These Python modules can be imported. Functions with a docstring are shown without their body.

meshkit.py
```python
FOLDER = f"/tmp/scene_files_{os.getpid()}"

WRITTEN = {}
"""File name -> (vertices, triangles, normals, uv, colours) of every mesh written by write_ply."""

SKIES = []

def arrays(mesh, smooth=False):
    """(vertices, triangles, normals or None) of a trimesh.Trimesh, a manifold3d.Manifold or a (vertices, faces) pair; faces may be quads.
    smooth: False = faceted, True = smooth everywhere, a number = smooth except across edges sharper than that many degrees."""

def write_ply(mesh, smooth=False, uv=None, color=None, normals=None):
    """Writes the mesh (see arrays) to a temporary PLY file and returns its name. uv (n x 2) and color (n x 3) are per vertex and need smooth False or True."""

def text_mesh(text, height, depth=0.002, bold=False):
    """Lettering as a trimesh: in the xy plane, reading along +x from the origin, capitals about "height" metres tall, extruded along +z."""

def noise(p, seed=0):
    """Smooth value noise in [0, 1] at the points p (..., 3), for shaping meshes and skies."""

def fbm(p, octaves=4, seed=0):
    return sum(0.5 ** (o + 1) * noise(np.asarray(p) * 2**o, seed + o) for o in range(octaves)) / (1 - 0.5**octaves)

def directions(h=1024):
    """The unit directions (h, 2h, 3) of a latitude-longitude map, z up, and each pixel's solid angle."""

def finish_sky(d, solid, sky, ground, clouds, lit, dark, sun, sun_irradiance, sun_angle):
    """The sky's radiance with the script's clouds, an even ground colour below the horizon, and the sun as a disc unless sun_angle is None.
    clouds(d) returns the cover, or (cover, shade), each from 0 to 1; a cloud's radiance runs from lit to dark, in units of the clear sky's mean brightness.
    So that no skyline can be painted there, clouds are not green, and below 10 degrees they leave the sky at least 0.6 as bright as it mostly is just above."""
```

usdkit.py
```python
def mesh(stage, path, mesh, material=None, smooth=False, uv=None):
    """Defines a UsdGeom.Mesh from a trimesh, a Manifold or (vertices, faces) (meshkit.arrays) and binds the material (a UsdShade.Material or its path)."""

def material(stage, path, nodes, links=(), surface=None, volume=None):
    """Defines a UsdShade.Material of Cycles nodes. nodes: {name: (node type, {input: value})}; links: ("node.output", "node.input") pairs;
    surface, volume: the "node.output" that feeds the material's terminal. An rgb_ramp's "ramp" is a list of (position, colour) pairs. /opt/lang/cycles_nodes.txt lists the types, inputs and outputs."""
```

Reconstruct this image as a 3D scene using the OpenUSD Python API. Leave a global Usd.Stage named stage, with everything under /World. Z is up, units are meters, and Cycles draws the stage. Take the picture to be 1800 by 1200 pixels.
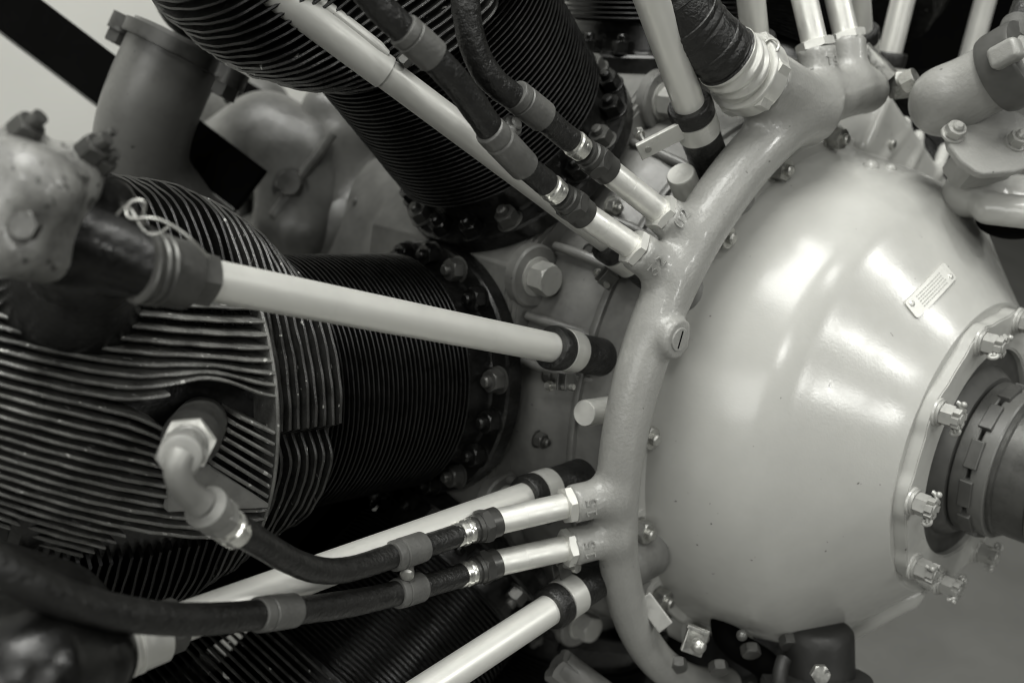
import math, random
import numpy as np
import trimesh, manifold3d
from shapely import geometry as sg
from shapely import affinity
import usdkit, meshkit
from pxr import Usd, UsdGeom, UsdLux, UsdShade, Sdf, Gf, Vt

stage = Usd.Stage.CreateInMemory()
UsdGeom.SetStageUpAxis(stage, "Z")
UsdGeom.Xform.Define(stage, "/World")
UsdGeom.Scope.Define(stage, "/World/Looks")
rng = np.random.default_rng(7)
random.seed(7)

# ------------------------------------------------------------------ frame: x = engine axis (forward), z = up, unit = radius of the ignition manifold
S, H = 0.27, 1.5                                  # metres per unit, height of the engine axis above the floor
CAM = np.array([1.5326, -2.7927, 1.3226])         # camera in engine units
RM = np.array([[0.6775, 0.2544, -0.6902], [0.7356, -0.2343, 0.6356], [0.0, -0.9383, -0.3459]])   # columns: picture right, picture down, forward
FPX = 1750.0

# ------------------------------------------------------------------ camera
cam = UsdGeom.Camera.Define(stage, "/World/camera")
R3 = [RM[:, 0], -RM[:, 1], -RM[:, 2]]
cp = CAM * S + [0, 0, H]
M = Gf.Matrix4d(*[float(v) for row in R3 for v in (*row, 0.0)], *map(float, cp), 1.0)
M = M.GetOrthonormalized()
UsdGeom.Xformable(cam).AddTransformOp().Set(M)
cam.CreateHorizontalApertureAttr(36.0)
cam.CreateVerticalApertureAttr(24.0)
cam.CreateFocalLengthAttr(36.0 * FPX / 1800)
cam.CreateFStopAttr(5.0)
cam.CreateFocusDistanceAttr(2.36 * S)
cam.CreateClippingRangeAttr((0.02, 200.0))
cam.CreateExposureAttr(0.38)

# ------------------------------------------------------------------ lamps of the hall and added fills
def lamp(name, pos, target, w, h, power, color=(1.0, 1.0, 0.955)):
    l = UsdLux.RectLight.Define(stage, "/World/" + name)
    z = np.array(pos, float) - np.array(target, float); z /= np.linalg.norm(z)
    up = np.array([0, 0, 1.0]) if abs(z[2]) < .95 else np.array([1.0, 0, 0])
    x = np.cross(up, z); x /= np.linalg.norm(x); y = np.cross(z, x)
    UsdGeom.Xformable(l).AddTransformOp().Set(Gf.Matrix4d(*[float(v) for r in (x, y, z) for v in (*r, 0)], *map(float, pos), 1))
    l.CreateWidthAttr(w); l.CreateHeightAttr(h); l.CreateIntensityAttr(power); l.CreateColorAttr(Gf.Vec3f(*color))
    return l
lamp("unseen_ceiling_light", (-0.5, -1.5, 5.2), (-0.5, -1.5, 0), 7.0, 7.0, 0.5)  # broad fill added to stand in for the ambient light of the hall
lamp("unseen_ceiling_light_001", (0.2, -0.9, 4.6), (0.0, -0.2, 1.5), 1.8, 1.8, 8.5)
lamp("hall_light", (4.1, 2.45, 4.6), (0, 0, 1.5), 0.36, 0.72, 48.0)
lamp("hall_light_001", (6.9, 0.15, 4.6), (0, 0, 1.5), 0.38, 0.85, 48.0)
lamp("hall_light_002", (8.8, -1.9, 3.1), (0, 0, 1.5), 0.7, 0.9, 30.0)
lamp("hall_light_003", (3.0, -3.4, 4.6), (0, 0, 1.5), 0.6, 0.7, 20.0)
lamp("added_fill_light", (1.2, -5.6, 3.3), (0, 0, 1.4), 3.2, 2.0, 3.2)  # soft fill added at camera left to brighten the nose
lamp("hall_light_004", (2.1, -0.2, 4.6), (0, 0, 1.5), 0.5, 0.5, 10.0)

# ------------------------------------------------------------------ materials
def mat(name, nodes, links, surface="p.BSDF"):
    return usdkit.material(stage, "/World/Looks/" + name, nodes, links, surface=surface)
def painted(name, col, rough, metallic=0.0, var=0.12, bump=0.04, scale=60.0, coat=0.0, spots=0.0, fine=900.0, specular=0.5, rvar=0.12, spot_col=(0.03, 0.03, 0.028)):
    n = {"tc": ("texture_coordinate", {}),
         "n1": ("noise_texture", {"scale": scale, "detail": 6, "roughness": 0.65}),
         "r1": ("map_range", {"from_min": 0.25, "from_max": 0.75, "to_min": 1 - var, "to_max": 1 + var}),
         "m1": ("vector_math", {"math_type": "scale", "vector1": tuple(col)}),
         "n2": ("noise_texture", {"scale": fine, "detail": 3, "roughness": 0.6}),
         "b": ("bump", {"strength": bump, "distance": 0.002}),
         "rr": ("map_range", {"from_min": 0.3, "from_max": 0.7, "to_min": max(.02, rough - rvar), "to_max": rough + rvar}),
         "n3": ("noise_texture", {"scale": scale * 2.3, "detail": 5, "roughness": 0.6}),
         "p": ("principled_bsdf", {"metallic": metallic, "coat_weight": coat, "coat_roughness": 0.12, "specular_ior_level": specular})}
    l = [("tc.object", "n1.vector"), ("tc.object", "n2.vector"), ("tc.object", "n3.vector"), ("n1.fac", "r1.value"), ("r1.result", "m1.scale"),
         ("n3.fac", "rr.value"), ("rr.result", "p.roughness"), ("n2.fac", "b.height"), ("b.normal", "p.normal")]
    if spots > 0:
        n |= {"v": ("noise_texture", {"scale": 170.0, "detail": 2, "roughness": 0.5}), "vs": ("map_range", {"from_min": 0.76 - spots * .1, "from_max": 0.80 - spots * .1, "to_min": 0.0, "to_max": 0.85, "clamp": True}),
              "mx": ("mix", {"color2": spot_col})}
        l += [("tc.object", "v.vector"), ("v.fac", "vs.value"), ("vs.result", "mx.fac"), ("m1.vector", "mx.color1"), ("mx.color", "p.base_color")]
    else:
        l += [("m1.vector", "p.base_color")]
    return mat(name, n, l)
T = np.array([1.0, 1.0, 0.95])     # the whole scene is a warm monochrome
MT = {
    "grey_enamel": painted("grey_enamel", .40 * T, .21, var=.05, bump=.04, scale=25, coat=.08, spots=.08, fine=500, rvar=.05),
    "cast_enamel": painted("cast_enamel", .25 * T, .36, var=.10, bump=.22, scale=30, coat=.2, spots=.12, fine=420, rvar=.08),
    "case_enamel": painted("case_enamel", .13 * T, .40, var=.45, bump=.10, scale=22, coat=.1, spots=.3, fine=420),
    "dark_case": painted("dark_case", .018 * T, .58, var=.4, bump=.10, scale=22, fine=420),  # near black, with the shade of the underside put into the colour
    "fin_edge": painted("fin_edge", .105 * T, .32, var=.8, bump=.25, scale=50, fine=500, spots=.9, spot_col=(.42, .42, .40)),  # light specks paint glints and chipped paint onto the edges
    "nut_grey": painted("nut_grey", .36 * T, .40, metallic=.35, var=.1, bump=.05, scale=60),
    "black_enamel": painted("black_enamel", .006 * T, .26, var=.5, bump=.10, scale=40, fine=600, specular=.4),
    "black_fin": painted("black_fin", .004 * T, .36, var=.7, bump=.15, scale=60, fine=700, specular=.28),
    "worn_glint_fin": painted("worn_glint_fin", .024 * T, .30, var=.8, bump=.2, scale=60, fine=700, spots=.75, spot_col=(.40, .40, .38)),  # worn paint; its bright specks are also painted-in edge glints
    "mottled_cover": painted("mottled_cover", .15 * T, .38, var=.75, bump=.2, scale=45, fine=420, coat=.2, spots=1.4),
    "satin_tube": painted("satin_tube", .76 * T, .40, metallic=.5, var=.03, bump=.012, scale=20, fine=900, rvar=.05),
    "shaded_tube": painted("shaded_tube", .42 * T, .42, metallic=.2, var=.06, bump=.03, scale=20),  # darker copy of the tube finish; weaker light put into its colour
    "aluminium": painted("aluminium", .66 * T, .44, metallic=.6, var=.08, bump=.04, scale=40, fine=900, spots=.15),
    "band_metal": painted("band_metal", .62 * T, .42, metallic=.55, var=.08, bump=.05, scale=40, fine=900),
    "nickel": painted("nickel", .86 * T, .24, metallic=.9, var=.06, bump=.02, scale=60),
    "steel": painted("steel", .45 * T, .34, metallic=.85, var=.15, bump=.05, scale=60),
    "dark_steel": painted("dark_steel", .085 * T, .38, metallic=.5, var=.3, bump=.06, scale=50),
    "grey_sleeve": painted("grey_sleeve", .085 * T, .46, var=.3, bump=.25, scale=40, fine=300),
    "dark_nut": painted("dark_nut", .06 * T, .38, metallic=.4, var=.2, bump=.05, scale=50),
    "rubber": painted("rubber", .010 * T, .38, var=.6, bump=.55, scale=70, fine=330, specular=.5),
    "seal_brown": painted("seal_brown", .08 * T, .42, metallic=.3, var=.35, bump=.06, scale=25),
    "rear_grey": painted("rear_grey", .10 * T, .38, var=.5, bump=.12, scale=20),
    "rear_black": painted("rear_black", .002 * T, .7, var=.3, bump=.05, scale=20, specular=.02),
    "pipe_grey": painted("pipe_grey", .11 * T, .36, var=.12, bump=.05, scale=25, fine=500, spots=.3),
    "elbow_grey": painted("elbow_grey", .22 * T, .48, metallic=.3, var=.15, bump=.06, scale=40),
    "wire": painted("wire", .42 * T, .35, metallic=.8, var=.1),
    "brass_plate": painted("brass_plate", .62 * T, .40, metallic=.3, var=.05, bump=.12, scale=300, fine=1500),
    "floor": painted("floor", .17 * T, .55, var=.16, bump=.03, scale=3, fine=60),
    "wall": painted("wall", .66 * T, .8, var=.03, bump=.02, scale=2, fine=50),
}

# ------------------------------------------------------------------ points
def unit(v): v = np.asarray(v, float); return v / np.linalg.norm(v)
def ray(px, py): return RM @ np.array([(px - 900) / FPX, (py - 600) / FPX, 1.0])
def at(px, py, x):                                # the point of the plane x = const seen at a pixel of the photograph
    d = ray(px, py); return CAM + d * (x - CAM[0]) / d[0]
def az(px, py, z): return CAM + ray(px, py) * z   # the point at depth z
def pl(th, r, x): t = math.radians(th); return np.array([x, -r * math.sin(t), r * math.cos(t)])
def rad(th): return pl(th, 1, 0)
X = np.array([1.0, 0, 0])

# ------------------------------------------------------------------ shapes (all in engine units)
def join(*ms):
    V, F, n = [], [], 0
    for v, f in ms:
        V.append(v); F.append(np.asarray(f) + n); n += len(v)
    return np.vstack(V), np.vstack(F)
def basis(d, ref=None):
    d = unit(d)
    r = np.array([0, 0, 1.0]) if ref is None else np.asarray(ref, float)
    if abs(r @ d) > .95 * np.linalg.norm(r): r = np.array([0, 1.0, 0]) if abs(d[1]) < .9 else np.array([1.0, 0, 0])
    u = unit(np.cross(r, d)); return u, np.cross(d, u), d
def grid_faces(n, m, closed=True):
    F = []
    a = np.arange(n - 1)[:, None] * m; b = np.arange(m if closed else m - 1)[None]; c = (b + 1) % m
    q = np.stack([a + b, a + c, a + m + c, a + m + b], -1).reshape(-1, 4)
    return np.vstack([q[:, [0, 1, 2]], q[:, [0, 2, 3]]])
def lathe(P, d, prof, n=48, ref=None, caps=(True, True), arc=None):
    """prof: (t along d, radius)"""
    u, v, w = basis(d, ref)
    prof = np.asarray(prof, float)
    a = np.linspace(0, 2 * np.pi, n, endpoint=False) if arc is None else np.linspace(arc[0], arc[1], n)
    ring = np.cos(a)[:, None] * u + np.sin(a)[:, None] * v
    V = (np.asarray(P) + prof[:, :1, None] * w + prof[:, 1:, None] * ring).reshape(-1, 3)
    F = grid_faces(len(prof), n, arc is None)
    if arc is None:
        k = len(V); ex = []
        if caps[0]: ex.append(np.stack([np.full(n, k), (np.arange(n) + 1) % n, np.arange(n)], 1)); V = np.vstack([V, [np.asarray(P) + prof[0, 0] * w]]); k += 1
        if caps[1]: o = (len(prof) - 1) * n; ex.append(np.stack([np.full(n, k), o + np.arange(n), o + (np.arange(n) + 1) % n], 1)); V = np.vstack([V, [np.asarray(P) + prof[-1, 0] * w]])
        if ex: F = np.vstack([F, *ex])
    return V, F
def spline(pts, n):
    from scipy.interpolate import CubicSpline
    pts = np.asarray(pts, float); t = np.r_[0, np.cumsum(np.linalg.norm(np.diff(pts[:, :3], axis=0), axis=1))]
    return CubicSpline(t, pts)(np.linspace(0, t[-1], n))
def tube(path, r, n=20, caps=True):
    path = np.asarray(path, float); r = np.broadcast_to(np.asarray(r, float), len(path))
    t = np.gradient(path, axis=0); t /= np.linalg.norm(t, axis=1, keepdims=True)
    u = basis(t[0])[0]; rings = []
    a = np.linspace(0, 2 * np.pi, n, endpoint=False)
    for i in range(len(path)):
        u = unit(u - t[i] * (u @ t[i])); v = np.cross(t[i], u)
        rings.append(path[i] + r[i] * (np.cos(a)[:, None] * u + np.sin(a)[:, None] * v))
    V = np.vstack(rings); F = grid_faces(len(path), n)
    if caps:
        k, o = len(V), (len(path) - 1) * n
        V = np.vstack([V, path[0], path[-1]]); i = np.arange(n); j = (i + 1) % n
        F = np.vstack([F, np.stack([np.full(n, k), j, i], 1), np.stack([np.full(n, k + 1), o + i, o + j], 1)])
    return V, F
def hexnut(P, d, r, h, ref=None, cham=.12, n=36, hole=0.0):
    """hexagonal prism with the turned chamfer of a real nut; r = across corners / 2"""
    u, v, w = basis(d, ref)
    a = np.linspace(0, 2 * np.pi, n, endpoint=False)
    hx = r * math.cos(math.pi / 6) / np.cos((a % (math.pi / 3)) - math.pi / 6)
    ring = np.cos(a)[:, None] * u + np.sin(a)[:, None] * v
    c = cham * h
    drop = np.clip((hx - r * .87) / (r * .13), 0, 1) * c * 1.2
    rows = [(np.zeros(n) + drop * .6, hx), (h - drop, hx), (np.full(n, h), np.minimum(hx, r * .88) * .985)]
    V = np.vstack([np.asarray(P) + t[:, None] * w + q[:, None] * ring for t, q in rows])
    F = grid_faces(3, n); k = len(V); i = np.arange(n); j = (i + 1) % n
    V = np.vstack([V, np.asarray(P), np.asarray(P) + h * w])
    return V, np.vstack([F, np.stack([np.full(n, k), j, i], 1), np.stack([np.full(n, k + 1), 2 * n + i, 2 * n + j], 1)])
def prism(poly, P, u, v, h, bev=0.0):
    """shapely polygon (in u, v) extruded along u x v with bevelled top edge"""
    w = np.cross(u, v); poly = sg.polygon.orient(poly)
    layers = [(0, poly), (h - bev, poly)] if bev else [(0, poly), (h, poly)]
    m = trimesh.creation.extrude_polygon(poly, h, engine="earcut") if not bev else None
    if bev:
        base = manifold3d.CrossSection([np.asarray(poly.exterior.coords)[:-1]])
        a = manifold3d.Manifold.extrude(base, h - bev)
        inn = base.offset(-bev, manifold3d.JoinType.Round, 2.0, 24)
        parts = [a]
        k = 3
        for s in range(k):
            o = bev * (1 - math.cos((s + 1) / k * math.pi / 2)); z0 = h - bev + bev * math.sin(s / k * math.pi / 2); z1 = h - bev + bev * math.sin((s + 1) / k * math.pi / 2)
            parts.append(manifold3d.Manifold.extrude(base.offset(-o, manifold3d.JoinType.Round, 2.0, 24), z1 - z0 + 1e-4).translate([0, 0, z0 - 1e-4]))
        g = parts[0]
        for q in parts[1:]: g = g + q
        mm = g.to_mesh(); V, F = np.array(mm.vert_properties[:, :3]), np.array(mm.tri_verts)
    else:
        V, F = np.array(m.vertices), np.array(m.faces)
    return np.asarray(P) + V[:, :1] * u + V[:, 1:2] * v + V[:, 2:] * w, F
def box(P, u, v, du, dv, dw, bev=.15):
    """box centred at P with rounded edges"""
    u = unit(u); w = unit(np.cross(u, v)); v = np.cross(w, u)
    b = min(du, dv, dw) * bev
    pts = [s * np.array([du / 2 - b, dv / 2 - b, dw / 2 - b]) for s in [np.array([i, j, k]) for i in (-1, 1) for j in (-1, 1) for k in (-1, 1)]]
    sph = manifold3d.Manifold.sphere(b, 12)
    mm = manifold3d.Manifold.batch_hull([sph.translate(p.tolist()) for p in pts]).to_mesh()
    V = np.array(mm.vert_properties[:, :3])
    return np.asarray(P) + V[:, :1] * u + V[:, 1:2] * v + V[:, 2:] * w, np.array(mm.tri_verts)
def ball(P, r, n=24, scale=(1, 1, 1)):
    m = trimesh.creation.icosphere(3, 1.0); return np.asarray(P) + m.vertices * r * np.asarray(scale), m.faces

# signed distances for blended castings
def d_caps(p, a, b, ra, rb=None):
    rb = ra if rb is None else rb; a, b = np.asarray(a), np.asarray(b); ab = b - a
    t = np.clip((p - a) @ ab / (ab @ ab), 0, 1)
    return np.linalg.norm(p - a - t[:, None] * ab, axis=1) - (ra + (rb - ra) * t)
def d_cyl(p, a, b, r, rnd=0.0):
    a, b = np.asarray(a), np.asarray(b); ab = b - a; L = np.linalg.norm(ab); d = ab / L
    t = (p - a) @ d; q = np.linalg.norm(p - a - t[:, None] * d, axis=1)
    dx, dy = q - r + rnd, np.abs(t - L / 2) - L / 2 + rnd
    return np.minimum(np.maximum(dx, dy), 0) + np.hypot(np.maximum(dx, 0), np.maximum(dy, 0)) - rnd
def d_ball(p, c, r, sc=(1, 1, 1)):
    sc = np.asarray(sc, float); return (np.linalg.norm((p - np.asarray(c)) / sc, axis=1) - r) * sc.min()
def d_box(p, c, u, v, hu, hv, hw, rnd=0.0):
    u = unit(u); w = unit(np.cross(u, v)); v = np.cross(w, u); q = p - np.asarray(c)
    q = np.abs(np.stack([q @ u, q @ v, q @ w], 1)) - np.array([hu, hv, hw]) + rnd
    return np.linalg.norm(np.maximum(q, 0), axis=1) + np.minimum(q.max(1), 0) - rnd
def smin(a, b, k):
    h = np.clip(.5 + .5 * (b - a) / k, 0, 1); return b + (a - b) * h - k * h * (1 - h)
def nets(f, lo, hi, h):
    """surface nets of f < 0 on a grid, its points then drawn onto the surface"""
    lo, hi = np.asarray(lo, float), np.asarray(hi, float)
    n = np.ceil((hi - lo) / h).astype(int) + 1
    ax = [lo[k] + h * np.arange(n[k]) for k in range(3)]
    G = np.stack(np.meshgrid(*ax, indexing="ij"), -1).reshape(-1, 3)
    val = np.concatenate([f(G[i:i + 400000]) for i in range(0, len(G), 400000)]).reshape(n)
    ins = val < 0
    c = np.array([(i, j, k) for i in (0, 1) for j in (0, 1) for k in (0, 1)])
    sl = lambda A, o: A[o[0]:n[0] - 1 + o[0], o[1]:n[1] - 1 + o[1], o[2]:n[2] - 1 + o[2]]
    cnt = sum(sl(ins, o).astype(np.int8) for o in c)
    cells = np.argwhere((cnt > 0) & (cnt < 8))
    idx = -np.ones(n - 1, int); idx[tuple(cells.T)] = np.arange(len(cells))
    acc, num = np.zeros((len(cells), 3)), np.zeros(len(cells))
    for i in range(8):
        for j in range(i + 1, 8):
            if np.abs(c[i] - c[j]).sum() != 1: continue
            a, b = val[tuple((cells + c[i]).T)], val[tuple((cells + c[j]).T)]
            m = (a < 0) != (b < 0); t = np.where(m, a / np.where(m, a - b, 1), 0)
            acc += np.where(m[:, None], c[i] + t[:, None] * (c[j] - c[i]), 0); num += m
    V = lo + h * (cells + acc / num[:, None])
    Q = []
    for k in range(3):
        e = np.eye(3, dtype=int)[k]; o1, o2 = np.eye(3, dtype=int)[(k + 1) % 3], np.eye(3, dtype=int)[(k + 2) % 3]
        s = [slice(0, n[q] - e[q]) for q in range(3)]; s2 = [slice(e[q], n[q]) for q in range(3)]
        ch = np.argwhere(ins[tuple(s)] != ins[tuple(s2)]); ok = np.all((ch - o1 >= 0) & (ch - o2 >= 0) & (ch < n - 1), 1); ch = ch[ok]
        q = np.stack([idx[tuple((ch - a).T)] for a in (0 * e, o1, o1 + o2, o2)], 1)
        flip = ~ins[tuple(ch.T)]; q[flip] = q[flip][:, ::-1]; Q.append(q)
    Q = np.vstack(Q); Q = Q[(Q >= 0).all(1)]
    for _ in range(3):
        e = h * .2; g = np.stack([f(V + e * np.eye(3)[k]) - f(V - e * np.eye(3)[k]) for k in range(3)], 1) / (2 * e)
        V = V - np.clip(f(V) / np.maximum((g * g).sum(1), .05), -h, h)[:, None] * g * .9
    return V, np.vstack([Q[:, [0, 1, 2]], Q[:, [0, 2, 3]]])

# ------------------------------------------------------------------ prims
used = {}
def free(path):
    k = used.get(path, -1) + 1; used[path] = k
    return path if k == 0 else f"{path}_{k:03d}"
def data(prim, label=None, category=None, group=None, kind=None):
    for k, v in (("label", label), ("category", category), ("group", group), ("kind", kind)):
        if v: prim.SetCustomDataByKey(k, v)
    return prim
class Node:
    def __init__(s, path, origin): s.path, s.o = path, np.asarray(origin, float)
def thing(name, label, category, origin=(0, 0, 0), group=None):
    p = free("/World/" + name); x = UsdGeom.Xform.Define(stage, p)
    w = np.asarray(origin, float) * S + [0, 0, H]
    x.AddTranslateOp().Set(Gf.Vec3d(*map(float, w))); data(x.GetPrim(), label, category, group)
    return Node(p, origin)
def part(name, mesh, m, parent, label=None, smooth=35, kind=None):
    p = free(parent.path + "/" + name)
    v, f = mesh
    pr = usdkit.mesh(stage, p, ((np.asarray(v) - parent.o) * S, f), MT[m], smooth=smooth)
    data(pr.GetPrim(), label, None, None, kind)
    return Node(p, parent.o)
def structure(name, mesh, m, kind="structure"):
    p = free("/World/" + name); pr = usdkit.mesh(stage, p, mesh, MT[m], smooth=False); data(pr.GetPrim(), kind=kind)

# ------------------------------------------------------------------ setting
def sheet(x0, x1, y0, y1, z): return np.array([[x0, y0, z], [x1, y0, z], [x1, y1, z], [x0, y1, z]], float), np.array([[0, 1, 2], [0, 2, 3]])
structure("floor", sheet(-9, 14, -9, 9, 0), "floor")
wx = -2.6
structure("wall", (np.array([[wx, -9, -.05], [wx, 9, -.05], [wx, 9, 6], [wx, -9, 6.]]), np.array([[0, 1, 2], [0, 2, 3]])), "wall")

engine = thing("radial_engine", "large radial aircraft engine with grey nose case, black finned cylinders and silver pushrod tubes", "engine")
E_ = engine

# ================================================================== nose case, lathe with a flowed profile
from scipy.interpolate import PchipInterpolator
NX = np.array([-.05, .02, .10, .20, .262, .31, .36, .43, .470, .485])
NR = np.array([.825, .802, .786, .756, .715, .656, .595, .512, .467, .452])
nose_r = PchipInterpolator(NX, NR)
def on_nose(px, py):
    d = ray(px, py)
    for s in np.arange(1.9, 4.2, .0015):
        P = CAM + d * s
        if -.05 < P[0] < .485 and math.hypot(P[1], P[2]) < nose_r(P[0]): break
    r = math.hypot(P[1], P[2]); n = unit([-float(nose_r(P[0], 1)), P[1] / r, P[2] / r])
    return P, n
O = np.zeros(3)
xs = np.linspace(-.05, .485, 44)
prof = [(-.10, .5), (-.10, .842), (-.095, .850), (-.066, .852), (-.058, .848), (-.054, .836)] + [(x, float(nose_r(x))) for x in xs] + [(.489, .448), (.4895, .441), (.487, .436), (.487, .1)]
nose = part("nose_case", lathe(O, X, prof, 160, caps=(False, False)), "grey_enamel", E_, "smooth domed grey nose case with a riveted data plate", smooth=28)
# raised ribs and pads at the lower front of the dome
def nose_strip(th, x0, x1, w, hgt):
    P = [pl(th, float(nose_r(x)) , x) for x in np.linspace(x0, x1, 10)]
    return tube(P, [w * (1 if 0 < i < 9 else .4) for i in range(10)], 14)
part("rib", nose_strip(168, .22, .47, .035, 0), "grey_enamel", nose)
part("rib", nose_strip(-170, .22, .47, .035, 0), "grey_enamel", nose)
for px, py, r in ((1531, 292, .026), (1566, 296, .018)):
    P, n = on_nose(px, py); part("boss", ball(P - n * r * .3, r), "grey_enamel", nose)
# data plate, riveted on the cone
Pp, n_p = on_nose(1637, 509)
Pa, _ = on_nose(1609, 535); Pb, _ = on_nose(1664, 478)
u_p = unit((Pb - Pa) - n_p * ((Pb - Pa) @ n_p)); v_p = np.cross(n_p, u_p)
Lp, Wp = np.linalg.norm(Pb - Pa) * 1.23, .056
def wrap(a, b, h):                                # (along, across, height) on the plate to the curved cone
    Q = Pp + u_p * a + v_p * b
    for _ in range(8):
        e_ = math.hypot(Q[1], Q[2]) - float(nose_r(np.clip(Q[0], -.05, .485))); Q = Q - n_p * e_ * .7
    r_ = math.hypot(Q[1], Q[2]); n_ = unit([-float(nose_r(Q[0], 1)), Q[1] / r_, Q[2] / r_])
    return Q + n_ * h, n_
def plate_grid(h):
    na, nb = 30, 12; V = []
    for i_ in range(na):
        for j_ in range(nb):
            a_, b_ = (i_ / (na - 1) * 2 - 1) * Lp / 2, (j_ / (nb - 1) * 2 - 1) * Wp / 2
            ca, cb = max(abs(a_) - (Lp / 2 - .009), 0), max(abs(b_) - (Wp / 2 - .009), 0)
            if ca and cb and math.hypot(ca, cb) > .009:
                f_ = .009 / math.hypot(ca, cb); a_ = math.copysign(Lp / 2 - .009 + ca * f_, a_); b_ = math.copysign(Wp / 2 - .009 + cb * f_, b_)
            V.append(wrap(a_, b_, h)[0])
    return np.array(V), na, nb
V1, na, nb = plate_grid(.0055); V0, _, _ = plate_grid(-.004)
gf = grid_faces(na, nb, False)
edge = [i_ * nb for i_ in range(na)] + [(na - 1) * nb + j_ for j_ in range(1, nb)] + [i_ * nb + nb - 1 for i_ in range(na - 2, -1, -1)] + [j_ for j_ in range(nb - 2, 0, -1)]
e0 = np.array(edge); e1 = np.roll(e0, -1); nv = len(V1)
sf = np.vstack([np.stack([e0, e1, e1 + nv], 1), np.stack([e0, e1 + nv, e0 + nv], 1)])
data_plate = part("data_plate", (np.vstack([V1, V0]), np.vstack([gf, sf])), "brass_plate", E_, "small silver data plate riveted on the nose cone", smooth=40)
for sg_ in (-1, 1):
    P, n_ = wrap(sg_ * Lp * .42, -.012 * sg_, .0050)
    part("rivet", lathe(P, n_, [(0, .0092), (.002, .0088), (.0042, .006), (.005, .001)], 18), "band_metal", data_plate)
for k in range(5):                               # rows of stamped, worn characters
    t0 = -Lp * .30
    while t0 < Lp * .27:
        w = rng.uniform(.0035, .009)
        P, n_ = wrap(t0 + w / 2, -.0165 + k * .0083, .0056)
        part("stamped_mark", box(P, u_p, np.cross(n_, u_p), w, .0036, .0012, .1), "nut_grey", data_plate)
        t0 += w + rng.uniform(.002, .004)

# ================================================================== thrust flange at the front of the nose, with its castle nuts
xf = .49
bolt_th = [18.5 + 36 * k for k in range(10)]
RN = .4034
pts = []
for a in np.arange(0, 360, 1.0):
    near = min(abs((a - b + 180) % 360 - 180) for b in bolt_th)
    r = .402 + .040 * math.exp(-(near / 6.8) ** 4)
    pts.append((r * math.cos(math.radians(a)), r * math.sin(math.radians(a))))
U_, V_ = rad(0), rad(90)                        # u: up, v: picture left ; u x v = x ?
if np.cross(U_, V_) @ X < 0: V_ = -V_; sgn = -1
else: sgn = 1
def flange_poly(off): 
    out = []
    for a in np.arange(0, 360, 1.0):
        near = min(abs((a - b + 180) % 360 - 180) for b in bolt_th)
        r = .417 + .016 * math.exp(-(near / 8.5) ** 4) + off
        P = pl(a, r, 0); out.append((P @ U_, P @ V_))
    return sg.Polygon(out)
hole = sg.Point(0, 0).buffer(.318, 48)
fp = flange_poly(0).difference(hole)
def ring_prism(poly, x0, h, bev):                # polygon with a hole, bevelled on the outside
    rows = []
    ext = np.asarray(poly.exterior.coords)[:-1]
    return prism(poly, np.array([x0, 0, 0]), U_, V_, h)
thrust = part("thrust_flange", join(ring_prism(fp, xf - .004, .034, 0), ring_prism(flange_poly(-.005).difference(sg.Point(0, 0).buffer(.324, 48)), xf + .029, .004, 0)), "grey_enamel", E_, "scalloped grey ring bolted to the front of the nose case", smooth=30)
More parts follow.
